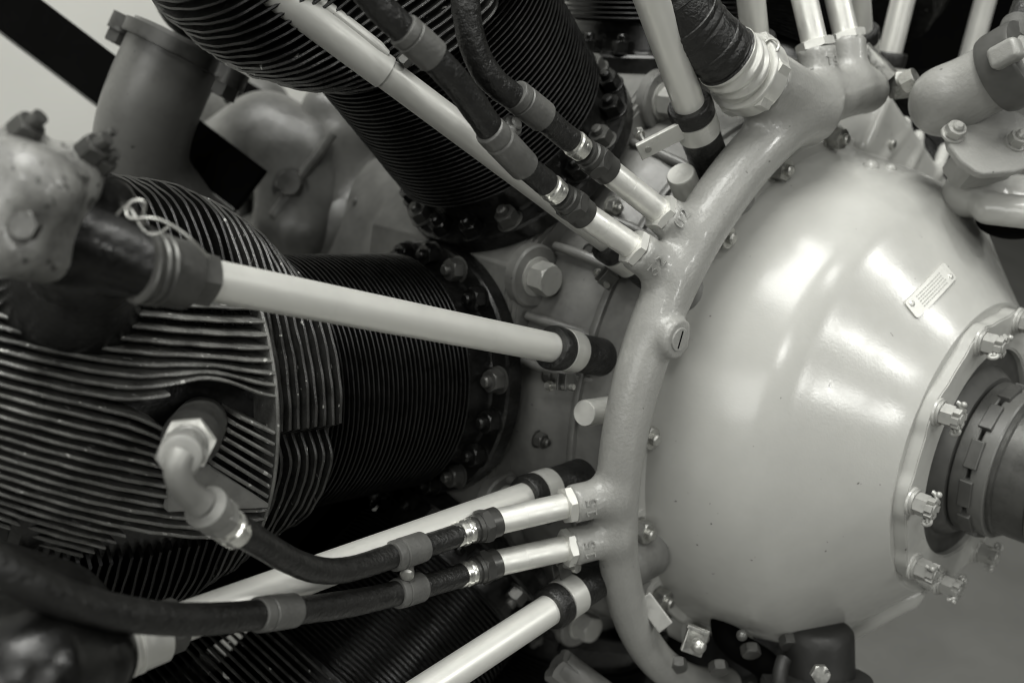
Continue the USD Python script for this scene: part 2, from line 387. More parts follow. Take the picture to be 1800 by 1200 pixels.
for i, b in enumerate(bolt_th):
    P = pl(b, RN, xf + .032)
    part("nut_pad", lathe(P, X, [(0, .040), (.006, .039), (.008, .036)], 30), "grey_enamel", thrust)
    P = P + X * .008
    ref = pl(b + [10, 34, -20, 5, 50, 22, 64, -8, 12, 40][i], 1, 0)
    body = hexnut(P + X * .007, X, .031, .034, ref, .06)
    washer = lathe(P, X, [(0, .036), (.005, .036), (.007, .034)], 30)
    u, v, _ = basis(X, ref)
    teeth = []
    for k in range(6):
        a = math.radians(60 * k + 30)
        c = P + X * (.007 + .034 + .0085) + (u * math.cos(a) + v * math.sin(a)) * .0235
        teeth.append(box(c, X, np.cross(X, u * math.cos(a) + v * math.sin(a)), .019, .0175, .011, .1))
    nut = part("castle_nut", join(washer, body, *teeth), "nut_grey", thrust)
    pin = P + X * .050
    e = u * math.cos(.5) * 0 + u
    part("stud_end", lathe(P + X * .03, X, [(0, .018), (.026, .018), (.030, .014)], 24), "nut_grey", thrust)
    w1 = tube(spline([pin - e * .040, pin, pin + e * .036, pin + e * .043 - X * .012], 20), .0058, 10)
    w2 = tube(spline([pin - e * .030 + X * .004, pin - e * .044 + X * .002, pin - e * .047 - X * .008, pin - e * .034 - X * .010], 16), .0058, 10)
    w3 = ball(pin + e * .041 + X * .006, .0085)
    part("cotter_pin", join(w1, w2, w3), "nut_grey", thrust)

# ================================================================== seal cover and propeller shaft
part("seal_cover", lathe(np.array([xf, 0, 0]), X, [(-.02, .322), (.010, .322), (.014, .318), (.014, .290), (.008, .280), (.008, .262), (.026, .250), (.046, .235), (.050, .15)], 96, caps=(False, False)), "seal_brown", E_, "stained dark oil seal cover inside the flange")
shaft = part("propeller_shaft", lathe(np.array([xf, 0, 0]), X, [(.03, .150), (.33, .150), (.335, .156), (.342, .158), (.60, .158)], 96), "dark_steel", E_, "dark propeller shaft end leaving the nose case")
part("thrust_nut", lathe(np.array([xf, 0, 0]), X, [(.05, .19), (.05, .222), (.054, .226), (.088, .226), (.092, .222), (.092, .17)], 96, caps=(False, False)), "seal_brown", shaft)
for k in range(12):
    a = 30 * k + 6
    part("spanner_lug", box(pl(a, .2135, xf + .098), X, rad(a + 90), .036, .082, .03, .1), "seal_brown", shaft)
part("collar", lathe(np.array([xf, 0, 0]), X, [(.10, .16), (.10, .214), (.104, .218), (.142, .218), (.146, .214), (.148, .17)], 96, caps=(False, False)), "pipe_grey", shaft)
part("spacer", lathe(np.array([xf, 0, 0]), X, [(.14, .204), (.158, .206), (.162, .198), (.245, .198), (.250, .194), (.252, .15)], 96, caps=(False, False)), "dark_steel", shaft)
part("sleeve", lathe(np.array([xf, 0, 0]), X, [(.252, .16), (.252, .205), (.258, .210), (.270, .210), (.282, .204), (.50, .204)], 96, caps=(False, False)), "steel", shaft)
for k in range(30):
    a = 12 * k
    part("spline_tooth", tube([pl(a, .206, xf + .31), pl(a, .206, xf + .55)], .011, 8), "steel", shaft)

# ================================================================== front case behind the nose and main crankcase
fc = [(-.46, .5), (-.46, .97), (-.40, .965), (-.36, .955), (-.33, .945), (-.29, .925), (-.22, .905), (-.12, .885), (-.112, .88), (-.108, .862), (-.106, .5)]
front = part("front_case", lathe(O, X, fc, 144, caps=(False, False)), "case_enamel", E_, "grey cam case behind the ignition manifold")
ca = [pl(20 + 40 * k, 1.096, 0) for k in range(9)]
cpoly = sg.Polygon([(p @ U_, p @ V_) for p in ca]).buffer(-.03).buffer(.03, 4)
crank = part("crankcase", prism(cpoly, np.array([-1.15, 0, 0]), U_, V_, .695, .03), "case_enamel", E_, "grey crankcase with a flat pad for each cylinder", smooth=40)
for th_, r0_, r1_, x_ in ((66.5, .82, 1.0, -.30), (54, .86, 1.0, -.32), (74, .84, .99, -.30), (96, .84, 1.0, -.30), (46, .86, .98, -.30), (30, .86, .98, -.30)):
    part("rib", tube([pl(th_, r0_, -.16), pl(th_, (r0_ + r1_) / 2 + .01, -.27), pl(th_, r1_ - .02, -.36), pl(th_, r1_, -.44)], [.012, .016, .016, .012], 12), "case_enamel", front)
part("case_seam", lathe(O, X, [(-.262, .90), (-.262, .927), (-.256, .930), (-.246, .930), (-.240, .926), (-.240, .9)], 144, caps=(False, False)), "case_enamel", front)
def bolt(P, d, r, h, parent, m="steel", ref=None, washer=True, tip=0.0):
    ms = [hexnut(np.asarray(P) + unit(d) * (.1 * r if washer else 0), d, r, h, ref)]
    if washer: ms.append(lathe(P, d, [(0, r * 1.18), (.09 * r, r * 1.18), (.12 * r, r * 1.1)], 30))
    if tip: ms.append(lathe(np.asarray(P) + unit(d) * h, d, [(0, r * .48), (tip * .8, r * .48), (tip, r * .34)], 20))
    return part("bolt", join(*ms), m, parent)
for k in range(9):
    th = 20 + 40 * k
    if th in (220, 260): continue
    lug = lathe(pl(th, 1.02, -.47), X, [(0, .094), (.028, .092), (.034, .086)], 40)
    part("bolt_lug", lug, "case_enamel", crank)
    bolt(pl(th, 1.02, -.436), X, .049, .056, crank, "nut_grey", pl(th + 15, 1, 0))
bolt(at(1080, 546, -.27), X, .042, .045, front, "nut_grey", tip=.05)
bolt(at(1005, 705, -.36), X, .030, .03, front, "steel", tip=.03)
for th_, r_ in ((44, .97), (53, .955), (68, .96), (75, .95), (87, .955), (95, .96), (103, .95)):
    bolt(pl(th_, r_, -.352), X, .024, .026, front, "dark_steel" if th_ % 2 else "steel", pl(th_ * 3, 1, 0), tip=.02)
for th in range(0, 360, 20):
    if 70 < th < 230: part("flange_lug", lathe(pl(th + 1, .845, -.115), X, [(0, .062), (.055, .060), (.064, .052)], 36), "grey_enamel", nose)
    bolt(pl(th + 1, .858, -.055), X, .034, .04, front, "steel", pl(th + 9 * (th % 3), 1, 0), tip=.02)

# ================================================================== cylinders
XC = -.75                                         # plane of the cylinder axes
def sstep(a, b, x): t = np.clip((x - a) / (b - a), 0, 1); return t * t * (3 - 2 * t)
def frame(th): D = rad(th); return D, np.cross(D, X)   # radial direction, sideways direction (picture up on the left)
def fin(th, rho, rfun, thick, inner, n=120):
    """one circular fin: outline r(phi) in degrees, thin towards its edge"""
    D, Tt = frame(th); ph = np.linspace(0, 2 * np.pi, n, endpoint=False)
    r = rfun(np.degrees((ph + np.pi) % (2 * np.pi) - np.pi)) if callable(rfun) else np.full(n, rfun)
    ring = np.cos(ph)[:, None] * X + np.sin(ph)[:, None] * Tt
    P = np.array([XC, 0, 0]) + D * rho
    rows = [(-thick * .55, np.full(n, inner)), (-thick * .38, r - thick * .3), (0, r), (thick * .38, r - thick * .3), (thick * .55, np.full(n, inner))]
    V = np.vstack([P + t * D + q[:, None] * ring for t, q in rows])
    F = grid_faces(5, n)
    return V, F if np.dot(np.cross(X, Tt), D) > 0 else F[:, ::-1]
def wob(r, amp=.0018, k=0):                       # hand-filed, slightly uneven edge
    s = rng.uniform(0, 6.28, 4)
    return lambda ph: (r(ph) if callable(r) else r) + amp * (np.sin(np.radians(ph) * 3 + s[0]) + np.sin(np.radians(ph) * 11 + s[1]) * .6 + np.sin(np.radians(ph) * 29 + s[2]) * .5)
def cylinder(th, label, front_block=False, top=1.66, head=9, barrel=True):
    D, Tt = frame(th); A = np.array([XC, 0, 0])
    cyl = part("cylinder", lathe(A, D, [(.9, .31), (1.18, .31), (1.19, .318), (1.64, .318), (1.645, .35), (max(1.66, 1.645 + head * .0225), .35), (max(1.7, 1.66 + head * .0225), .33)], 72), "black_enamel", E_, label)
    part("base_flange", lathe(A, D, [(1.028, .30), (1.028, .383), (1.034, .388), (1.078, .388), (1.086, .382), (1.088, .33), (1.10, .322), (1.17, .316)], 96, caps=(False, False)), "black_enamel", cyl)
    for k in range(18):
        ph = math.radians(20 * k + 10)
        P = A + D * 1.087 + (X * math.cos(ph) + Tt * math.sin(ph)) * .352
        if (P - A) @ (CAM - A - D * 1.1) < -.25: continue
        bolt(P, D, .034, .036, cyl, "black_enamel" if k % 3 else "dark_steel", X * math.cos(ph + k * .7) + Tt * math.sin(ph + k * .7), tip=.024)
    if barrel:
        for k in range(30): part("fin", fin(th, 1.193 + .0152 * k, wob(.35, .0006), .0066, .312), "black_fin", cyl)
    def flare(rho):
        lo, hi = .425, np.interp(rho, [1.65, 1.72, 1.8, 1.9, 2.05, 2.3], [.38, .44, .49, .53, .55, .50])
        def r(ph):
            a = np.abs(ph); base = lo + (hi - lo) * sstep(32, 75, a)
            if rho > 1.855: base = np.where(a < 38, np.minimum(base, .34), base)
            return base - np.where(ph > 1.5, 0, .016) - .05 * np.where(ph > 1.5, np.exp(-((ph - 1.5) / 1.2) ** 2), np.exp(-((ph - 1.5) / 6.0) ** 2))
        return r
    for k in range(head):
        rho = 1.664 + .0225 * k
        part("head_fin", fin(th, rho, wob(flare(rho), .0024), .0105, .34, 160), "worn_glint_fin" if rho < 1.87 else "black_fin", cyl)
    return cyl
cyl80 = cylinder(80, "black finned cylinder reaching left, its head fins seen from the front", head=31)
cyl40 = cylinder(40, "black finned cylinder rising behind the two upper ignition leads", head=31)
cylinder(0, "black finned cylinder at the top edge, behind the elbow of the manifold", head=0)
cylinder(120, "black finned cylinder pointing down at the lower left", head=20)
cylinder(-40, "dark finned cylinder behind the pushrod tubes at the top right", head=30)
cylinder(160, "black finned cylinder hanging under the engine, left of the sump", head=9)
cylinder(-160, "black finned cylinder hanging under the engine, behind the sump", head=9)
cylinder(-80, "dark finned cylinder on the far side, behind the fittings at the top right", head=30)

# the front of the left cylinder's head: fins lying along the cylinder, swept around the spark plug
D8, T8 = frame(80)
A8 = np.array([XC, 0, 0])
RHO_PLUG, T_PLUG = 2.015, .075
def head_x(rho, t):
    g = np.where(rho < 2.0, 1.0, np.sqrt(np.clip(1 - ((rho - 2.0) / .68) ** 2, .02, 1)))
    return XC + np.sqrt(np.clip(.475 ** 2 - t * t, .05, 1)) * g
def head_pt(rho, t, lift=0.0): return A8 * 0 + D8 * rho + T8 * t + X * (head_x(rho, t) - lift)
def plate(t0, rho0, rho1, depth, thick=.0115, n=34):
    rho = np.linspace(rho0, rho1, n)
    sw = (np.clip(rho - 1.86, 0, None) / .47) ** 1.4
    d = np.hypot((rho - RHO_PLUG) / .11, (t0 - T_PLUG) / .09)
    push = .05 * np.exp(-d ** 2) * (1 if t0 > T_PLUG else -1) * 1.2
    t = t0 + sw * (.06 + .17 * (.29 - t0)) + push
    wv = .0022 * np.sin(rho * 70 + t0 * 300) + .0009 * np.sin(rho * 190 + t0 * 77)
    rows = []
    for dt, lift in ((-.55, depth), (-.35, .004), (0, 0), (.35, .004), (.55, depth)):
        rows.append(D8 * rho[:, None] + T8 * (t + dt * thick)[:, None] + X * (head_x(rho, t0) - lift + wv)[:, None])
    V = np.stack(rows, 1).reshape(-1, 3)
    F = grid_faces(n, 5, False)
    c = np.array([[0, 1, 2], [0, 2, 3], [0, 3, 4]]); e = (n - 1) * 5
    return V, np.vstack([F, c[:, ::-1], c + e])
head8 = part("cylinder_head", (lambda r, t: (np.stack([head_pt(a, b, .10) for a in r for b in t]), grid_faces(len(r), len(t), False)))(np.linspace(1.83, 2.66, 30), np.linspace(-.44, .36, 30)), "black_enamel", E_, "black cylinder head with a spark plug in its front")
k = 0
for t0 in np.arange(-.40, .31, .0262):
    near = abs(t0 - T_PLUG)
    if -.115 < t0 < T_PLUG + .048:                               # fins cut away around the plug: a piece on each side
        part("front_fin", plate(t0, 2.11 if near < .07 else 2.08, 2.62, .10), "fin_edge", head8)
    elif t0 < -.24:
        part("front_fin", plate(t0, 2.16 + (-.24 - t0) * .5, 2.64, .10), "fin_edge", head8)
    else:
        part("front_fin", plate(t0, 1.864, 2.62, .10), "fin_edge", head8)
def strip(a, b, depth, thick=.010, n=8):          # a straight fin between two (rho, t) points of the head
    k_ = np.linspace(0, 1, n)[:, None]; q = np.asarray(a) * (1 - k_) + np.asarray(b) * k_
    c_ = np.array([head_pt(r_, t_) for r_, t_ in q]); sd = unit(np.cross(c_[-1] - c_[0], X))
    V = np.stack([c_ + sd * thick * w_ - X * l_ for w_, l_ in ((-.55, depth), (-.4, .003), (0, 0), (.4, .003), (.55, depth))], 1).reshape(-1, 3)
    cap = np.array([[0, 1, 2], [0, 2, 3], [0, 3, 4]]); return V, np.vstack([grid_faces(n, 5, False), cap[:, ::-1], cap + (n - 1) * 5])
for q in range(7):
    tr = .052 - .0255 * q
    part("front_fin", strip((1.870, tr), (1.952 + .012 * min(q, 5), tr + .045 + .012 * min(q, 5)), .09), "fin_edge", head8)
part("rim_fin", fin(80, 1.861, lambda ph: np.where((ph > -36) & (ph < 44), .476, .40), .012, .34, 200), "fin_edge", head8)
pad = sg.Polygon([(1.874, -.120), (2.10, -.085), (2.09, -.02), (2.02, -.005)]).buffer(.006)
pc = np.asarray(pad.exterior.coords)[:-1]
part("plug_pad", prism(sg.Polygon([(y, x) for x, y in pc]), X * (float(head_x(np.array(2.0), -.03)) - .03), T8, D8, .022, .004), "case_enamel", head8)

# ================================================================== ignition manifold: ring with bosses, elbow and plug
def ring_r(th): return np.interp(th, [-8, 20, 40, 62, 80, 100, 130, 160], [.071, .074, .071, .0655, .0605, .0545, .054, .054])
TH0, TH1 = -3.0, 156.0
def d_ring(p):
    th = np.degrees(np.arctan2(-p[:, 1], p[:, 2])); th = np.where(th < -120, th + 360, th); th = np.clip(th, TH0, TH1)
    t = np.radians(th); R_ = 1 + .0 * th; c = np.stack([0 * t, -R_ * np.sin(t), R_ * np.cos(t)], 1)
    return np.linalg.norm(p - c, axis=1) - ring_r(th)
BOSS = {"u1": (at(1119, 439, -.045), at(1186, 490, 0), .052), "u2": (at(1166, 377, -.045), at(1224, 420, 0), .052),
        "l1": (at(1003, 886, -.045), at(1084, 868, 0), .050), "l2": (at(1003, 961, -.045), at(1085, 940, 0), .050),
        "t1": (at(1434, 85, -.045), at(1448, 180, .0), .053), "t2": (at(1489, 70, -.045), at(1494, 160, .0), .053)}
ELB = (at(1330, 141, -.01), at(1428, 200, 0), .092)
PLUG = (pl(62.6, 1.0, 0) + X * .086, pl(62.6, 1.0, 0), .052)
def d_manifold(p):
    d = d_ring(p)
    for a, b in (("u1", "u2"), ("l1", "l2"), ("t1", "t2")):
        g = smin(d_cyl(p, BOSS[a][0], BOSS[a][1], BOSS[a][2], .006), d_cyl(p, BOSS[b][0], BOSS[b][1], BOSS[b][2], .006), .022)
        d = smin(d, g, .035)
    d = smin(d, d_cyl(p, ELB[0], ELB[1], ELB[2], .008), .05)
    d = smin(d, d_cyl(p, PLUG[0], PLUG[1], PLUG[2], .004), .02)
    return d
def seg(th0, th1, h):
    return None
mv = nets(d_manifold, (-.16, -1.16, -1.10), (.13, .18, 1.24), .0135)
manifold = part("ignition_manifold", mv, "cast_enamel", E_, "thick grey curved tube sweeping around the nose case with paired bosses", smooth=True)
pd = unit(PLUG[0] - PLUG[1])
part("plug_screw", join(lathe(PLUG[0], pd, [(-.002, .031), (.002, .031), (.004, .029)], 30)), "cast_enamel", manifold)
su, sv, _ = basis(pd, unit(RM[:, 1]) * -1 + RM[:, 0] * .15)
part("screw_slot", box(PLUG[0] + pd * .0036, sv, su, .046, .0045, .003, .1), "rear_black", manifold)
def lettering(txt, P, right, up, hgt):
    m = meshkit.text_mesh(txt, hgt, .004); v = np.array(m.vertices); v[:, 0] -= v[:, 0].max() / 2; v[:, 1] -= hgt / 2
    r = unit(right); n = unit(np.cross(r, up)); u = np.cross(n, r)
    return np.asarray(P) + v[:, :1] * r + v[:, 1:2] * u + v[:, 2:] * n, np.array(m.faces)
def surf(P, d):                                   # walk from P along d to the manifold's surface
    P = np.array(P, float)
    for _ in range(60):
        s = float(d_manifold(P[None])[0]); P = P + d * s * .8
        if abs(s) < 1e-4: break
    return P
for txt, px, py, hgt in (("15", 1040, 893, .030), ("15", 1038, 967, .030), ("02", 1199, 385, .030), ("32", 1154, 469, .030), ("51", 1464, 106, .026)):
    d = ray(px, py); P = surf(CAM + d * 2.2, d)
    e = 2e-3; g = unit(np.array([d_manifold((P + e * np.eye(3)[k])[None])[0] - d_manifold((P - e * np.eye(3)[k])[None])[0] for k in range(3)]))
    key = {1040: "l1", 1038: "l2", 1199: "u2", 1154: "u1", 1464: "t1"}[px]
    ax = unit(BOSS[key][1] - BOSS[key][0]); rt = unit(np.cross(ax, g)) ; rt = rt if rt[2] > 0 or px == 1464 else -rt
    up_ = np.cross(g, rt)
    part("cast_number", lettering(txt, P - g * .0029, rt, up_, hgt), "cast_enamel", manifold)

# ================================================================== ignition leads
def along(p0, p1, t): return np.asarray(p0) + (np.asarray(p1) - np.asarray(p0)) * t
def lead_fittings(parent, face, end, coup, fer, rt=.0335):
    """jam nut, conduit tube, coupling nut and ferrule from the boss outwards; end, coup, fer: points on the axis"""
    d = unit(end - face); L = np.linalg.norm(end - face)
    part("jam_nut", hexnut(face - d * .002, d, .0505, .022, rng.normal(size=3), .12), "aluminium", parent)
    part("conduit_tube", lathe(face, d, [(.0, rt), (L * .62, rt), (L * .625, rt * .985), (L * .635, rt * .985), (L * .64, rt), (L - .004, rt), (L, rt * .97)], 40), "aluminium", parent)
    d2 = unit(fer - end)
    c = float((coup - end) @ d2)
    part("coupling_nut", join(lathe(end, d2, [(-.004, .033), (-.004, .0385), (c * .55, .0385), (c * .6, .036)], 36), hexnut(end + d2 * c * .55, d2, .0445, c * .62, rng.normal(size=3), .2),
                              lathe(end, d2, [(c * 1.1, .037), (c * 1.45, .036), (c * 1.5, .031), (c * 1.62, .031), (c * 1.64, .034), (c * 1.75, .034)], 36)), "dark_nut", parent)
    ferrule(parent, fer, d2)
def ferrule(parent, P, d, r=.0305, L=.052):
    part("ferrule", lathe(P - d * L / 2, d, [(0, r * .9), (0, r), (L * .22, r * 1.03), (L * .30, r * .97), (L * .36, r * .97), (L * .42, r * 1.08), (L * .60, r * 1.08), (L * .68, r * .97), (L * .8, r * 1.0), (L, r * .98), (L, r * .85)], 40), "nickel", parent)
def hose(parent, pts, r, n=90, name="hose", m="rubber", lump=.02):
    c = spline(pts, n); s = np.linspace(0, 1, n)
    rr = (np.interp(s, np.linspace(0, 1, len(r)), r) if np.ndim(r) else np.full(n, r)) * (1 + lump * np.sin(s * 31 + rng.uniform(0, 6)) * np.sin(s * 13 + rng.uniform(0, 6)) + lump * .45 * np.convolve(rng.normal(size=n), [.25, .5, .25], "same"))
    part(name, tube(c, rr, 28), m, parent); return c
def sleeve(parent, a, b, r, m="grey_sleeve", cuff=True):
    d = unit(b - a); L = np.linalg.norm(b - a)
    pr = [(-.03 * L, r * .86), (0, r * .98), (.03 * L, r), (.70 * L, r * 1.01), (.72 * L, r * 1.0), (.74 * L, r * .93), (.78 * L, r * .95), (.80 * L, r), (.96 * L, r * .99), (L, r * .95), (1.02 * L, r * .84)]
    part("sleeve", lathe(a, d, pr, 40), m, parent)
# lower pair
l1 = part("ignition_lead", lathe(BOSS["l1"][0] , unit(at(870, 918, -.115) - BOSS["l1"][0]), [(-.03, .03), (.005, .03)], 20), "aluminium", E_, "upper of the two lower leads, bent up to the spark plug of the left head")
f1, e1 = BOSS["l1"][0], at(870, 917, -.115)
lead_fittings(l1, f1, e1, at(846, 924, -.12), at(815, 936, -.125))
h1 = [at(808, 938, -.125), at(770, 952, -.125), at(715, 968, -.12), at(650, 990, -.10), at(590, 1003, -.07), at(535, 995, -.04), at(480, 968, -.015), at(440, 943, .0), at(408, 925, .01)]
hose(l1, h1, [.0285, .0285, .0285, .028, .0275, .0275, .0285], 110)
sleeve(l1, at(742, 960, -.122), at(690, 978, -.112), .0365)
# plug end: ferrule, nut, elbow and plug
fe = at(404, 926, .012); de = unit(at(365, 893, .03) - fe)
ferrule(l1, fe, de, .0315, .055)
P1 = at(368, 896, .028)
part("elbow_nut", join(hexnut(fe + de * .028, de, .039, .035, None, .2), lathe(fe, de, [(.055, .037), (.075, .040), (.088, .040), (.094, .034), (.10, .030)], 36)), "elbow_grey", l1)
plug_d = unit(head_pt(RHO_PLUG, T_PLUG, .06) - at(318, 800, .04))
pe = at(318, 800, .04)
elb = spline([at(352, 884, .035), at(328, 862, .042), at(314, 835, .047), at(313, 812, .045), pe], 26)
part("elbow", tube(elb, np.interp(np.linspace(0, 1, 26), [0, .2, .8, 1], [.028, .0245, .0235, .025]), 28), "elbow_grey", l1)
Lq = np.linalg.norm(head_pt(RHO_PLUG, T_PLUG, .06) - pe)
part("plug_coupling", join(lathe(pe, plug_d, [(-.012, .028), (-.008, .036), (.0, .038), (.030, .039), (.036, .034), (.05, .034)], 36), hexnut(pe + plug_d * .004, plug_d, .043, .026, None, .1)), "elbow_grey", l1)
part("plug_barrel", lathe(pe, plug_d, [(.03, .031), (.12, .031), (.125, .037), (.135, .037)], 40), "elbow_grey", l1)
plug = part("spark_plug", hexnut(pe + plug_d * .13, plug_d, .050, .035, None, .15), "aluminium", l1)
part("plug_body", lathe(pe, plug_d, [(.165, .042), (.20, .052), (.215, .055), (.22, .055), (Lq + .02, .055)], 40), "dark_steel", l1)
# second lower lead
l2 = part("ignition_lead", lathe(BOSS["l2"][0], unit(at(870, 992, -.115) - BOSS["l2"][0]), [(-.03, .03), (.005, .03)], 20), "aluminium", E_, "lowest lead, its black hose sweeping out of the picture at the left")
lead_fittings(l2, BOSS["l2"][0], at(870, 990, -.115), at(848, 997, -.12), at(820, 1008, -.125))
h2 = [at(812, 1010, -.125), at(770, 1023, -.122), at(720, 1036, -.115), at(640, 1055, -.09), at(560, 1068, -.06), at(485, 1076, -.03), at(400, 1085, .0), at(300, 1087, .03), at(200, 1075, .05), at(110, 1050, .06), at(30, 1012, .06), at(-60, 955, .04), at(-140, 880, .0)]
hose(l2, h2, [.0285, .0285, .030, .029, .030, .030, .030, .030, .030], 150)
sleeve(l2, at(738, 1031, -.117), at(697, 1043, -.108), .0365)
sleeve(l2, at(515, 1072, -.043), at(452, 1080, -.018), .0355)
# the clamp that ties the two lower leads together
ck, cl = at(716, 968, -.118), at(718, 1036, -.112)
clip = part("lead_clamp", box((ck + cl) / 2 + RM[:, 2] * -.01, cl - ck, RM[:, 0], .075, .03, .02, .3), "grey_sleeve", E_, "small clamp with a slotted screw joining the two lower leads")
part("clamp_screw", lathe((ck + cl) / 2 - RM[:, 2] * .012, -RM[:, 2] + RM[:, 1] * .5, [(0, .017), (.012, .017), (.017, .013)], 24), "steel", clip)
# upper pair
u1 = part("ignition_lead", lathe(BOSS["u1"][0], unit(at(1025, 376, -.115) - BOSS["u1"][0]), [(-.03, .03), (.005, .03)], 20), "aluminium", E_, "lower lead of the upper pair, its sleeves and hose crossing a pushrod tube")
lead_fittings(u1, BOSS["u1"][0], at(1025, 376, -.115), at(1003, 357, -.12), at(970, 331, -.125))
hose(u1, [at(962, 324, -.125), at(935, 302, -.125), at(893, 265, -.12), at(850, 210, -.115), at(808, 152, -.11), at(770, 110, -.11), at(730, 72, -.115), at(690, 35, -.12), at(640, -20, -.13)], [.030, .030, .031, .0315, .031, .030, .030], 130, lump=.03)
sleeve(u1, at(922, 293, -.122), at(860, 228, -.115), .0365)
sleeve(u1, at(762, 100, -.11), at(708, 52, -.118), .036)
sc = at(903, 220, -.13); sd = unit(-RM[:, 2] * .6 + RM[:, 0] * .7 - RM[:, 1] * .35)
clip2 = part("lead_clamp", join(box(at(892, 240, -.128), RM[:, 1] - RM[:, 0] * .2, RM[:, 0], .05, .036, .045, .3), lathe(sc - sd * .03, sd, [(0, .024), (.03, .025), (.034, .022)], 28)), "grey_sleeve", E_, "clamp with a slotted screw head on the upper leads")
part("clamp_screw", lathe(sc + sd * .004, sd, [(0, .016), (.006, .016), (.010, .012)], 24), "grey_sleeve", clip2)
u2 = part("ignition_lead", lathe(BOSS["u2"][0], unit(at(1067, 299, -.115) - BOSS["u2"][0]), [(-.03, .03), (.005, .03)], 20), "aluminium", E_, "upper lead of the upper pair, black hose bending straight up")
lead_fittings(u2, BOSS["u2"][0], at(1067, 299, -.115), at(1045, 280, -.12), at(1012, 254, -.125))
hose(u2, [at(1004, 247, -.125), at(975, 224, -.127), at(930, 187, -.13), at(890, 162, -.135), at(855, 128, -.14), at(832, 80, -.145), at(821, 30, -.15), at(814, -40, -.16)], [.030, .030, .030, .031, .0305, .030], 110)
sleeve(u2, at(955, 206, -.128), at(905, 167, -.133), .037)
# top pair
for key, e, who in (("t1", (1412, -10), "left of the two leads leaving the manifold's top end"), ("t2", (1468, -20), "right of the two leads leaving the manifold's top end")):
    n_ = part("ignition_lead", lathe(BOSS[key][0], unit(at(*e, -.10) - BOSS[key][0]), [(-.03, .03), (.005, .03)], 20), "aluminium", E_, who)
    f_, g_ = BOSS[key][0], at(*e, -.10); d_ = unit(g_ - f_); L_ = np.linalg.norm(g_ - f_) + .25
    part("jam_nut", hexnut(f_ - d_ * .002, d_, .054, .024, X, .12), "aluminium", n_)
    part("conduit_tube", lathe(f_, d_, [(0, .036), (L_, .036)], 40), "aluminium", n_)

# elbow of the manifold: clamp ring and corrugated hose
ed = unit(ELB[0] - ELB[1]); ep = ELB[0]
elbow = part("elbow_clamp", lathe(ep, ed, [(-.002, .080), (.004, .088), (.010, .099), (.014, .103), (.066, .103), (.072, .099), (.074, .09)], 60), "band_metal", E_, "broad metal clamp ring holding a corrugated hose at the manifold's elbow")
hex6 = hexnut(ep + ed * .018, ed, .112, .046, RM[:, 1], .05)
part("clamp_nut", hex6, "band_metal", elbow)
hp = [ep + ed * .065, at(1258, 82, -.02), at(1228, 52, -.04), at(1196, 15, -.06), at(1170, -40, -.09)]
c = spline(hp, 160); s = np.linspace(0, 1, 160)
rr = np.where(s < .26, .083 + .004 * np.sin(s * 6.28 * 13), .080 + .003 * np.abs(np.sin(s * 6.28 * 7)) * (np.sin(s * 23) > 0))
part("hose_collar", tube(c[:42], rr[:42], 40), "band_metal", elbow)
part("hose", tube(c[41:], rr[41:] * .985 , 40), "rubber", elbow)
wq = at(1352, 85, .04)
part("safety_wire", tube(spline([wq + RM[:, 0] * .018 * math.cos(a) + RM[:, 1] * (.018 * math.sin(a)) - RM[:, 2] * .004 * a for a in np.linspace(0, 7, 16)] + [at(1362, 100, .03), at(1361, 108, .0)], 90), .0038, 8), "wire", elbow)

# ================================================================== pushrod tubes
def lug_strip(n_, P, d, l, w):
    part("band_tab", box(P + l * .11, l, d, .13, .055, .012, .2), "band_metal", n_)
    part("tab_screw", join(lathe(P + l * .15 - w * .06, w, [(0, .009), (.07, .009)], 16), hexnut(P + l * .15 - w * .075, w, .016, .02)), "steel", n_)
def pushrod(Pc, Po, label, base=.17, r=.0395, lug=None, long=0.0, foot="rubber", m="satin_tube"):
    d = unit(Po - Pc); L = np.linalg.norm(Po - Pc) + long
    n_ = part("pushrod_tube", lathe(Pc, d, [(-.05, r), (L, r)], 56), m, E_, label)
    part("gland_ring", lathe(Pc, d, [(-.035, .05), (-.033, .058), (-.012, .060), (.006, .059), (.012, .055), (.013, .041)], 48, caps=(True, False)), "rubber", n_)
    part("hose_band", lathe(Pc, d, [(-.094, .05), (-.094, .0575), (-.037, .0585), (-.035, .05)], 48, caps=(False, False)), "band_metal", n_)
    part("rubber_hose", lathe(Pc, d, [(-base - .12, .056), (-base - .1, .054), (-.09, .053), (-.04, .053)], 48), foot, n_)
    if foot == "rubber": part("guide_boss", lathe(Pc, d, [(-base - .24, .090), (-base - .09, .082), (-base - .075, .076), (-base - .07, .05)], 48), "case_enamel", n_)
    if lug is not None:
        l = unit(lug - d * (lug @ d)); q = Pc - d * .065 + l * .085; w = np.cross(d, l)
        part("band_lug", join(box(q - w * .010, d, l, .045, .045, .005, .2), box(q + w * .016, d, l, .045, .045, .005, .2)), "dark_steel", n_)
        part("band_screw", join(lathe(q + l * .012 - w * .045, w, [(0, .008), (.075, .008)], 16), hexnut(q + l * .012 - w * .06, w, .014, .016)), "steel", n_)
    return n_
PB = (at(972, 611, -.20), at(362, 491, -.12)); PA = (at(926, 872, -.20), at(312, 1096, -.12))
pushrod(*PB, "white pushrod tube crossing the left cylinder from its rocker box", lug=RM[:, 1])
pushrod(*PA, "pale pushrod tube passing behind the two lower leads")
PC = (at(1072, 424, -.20), at(560, 40, -.50))
pushrod(*PC, "pale pushrod tube running under the two upper leads", long=.2, lug=RM[:, 1] * .3 + RM[:, 0] * -.6, m="shaded_tube", r=.037)
PD = (at(1213, 188, -.09), at(1142, -10, -.05))
pushrod(*PD, "white pushrod tube leaving the picture at the top, a clamp band at its foot", long=.3, r=.041)
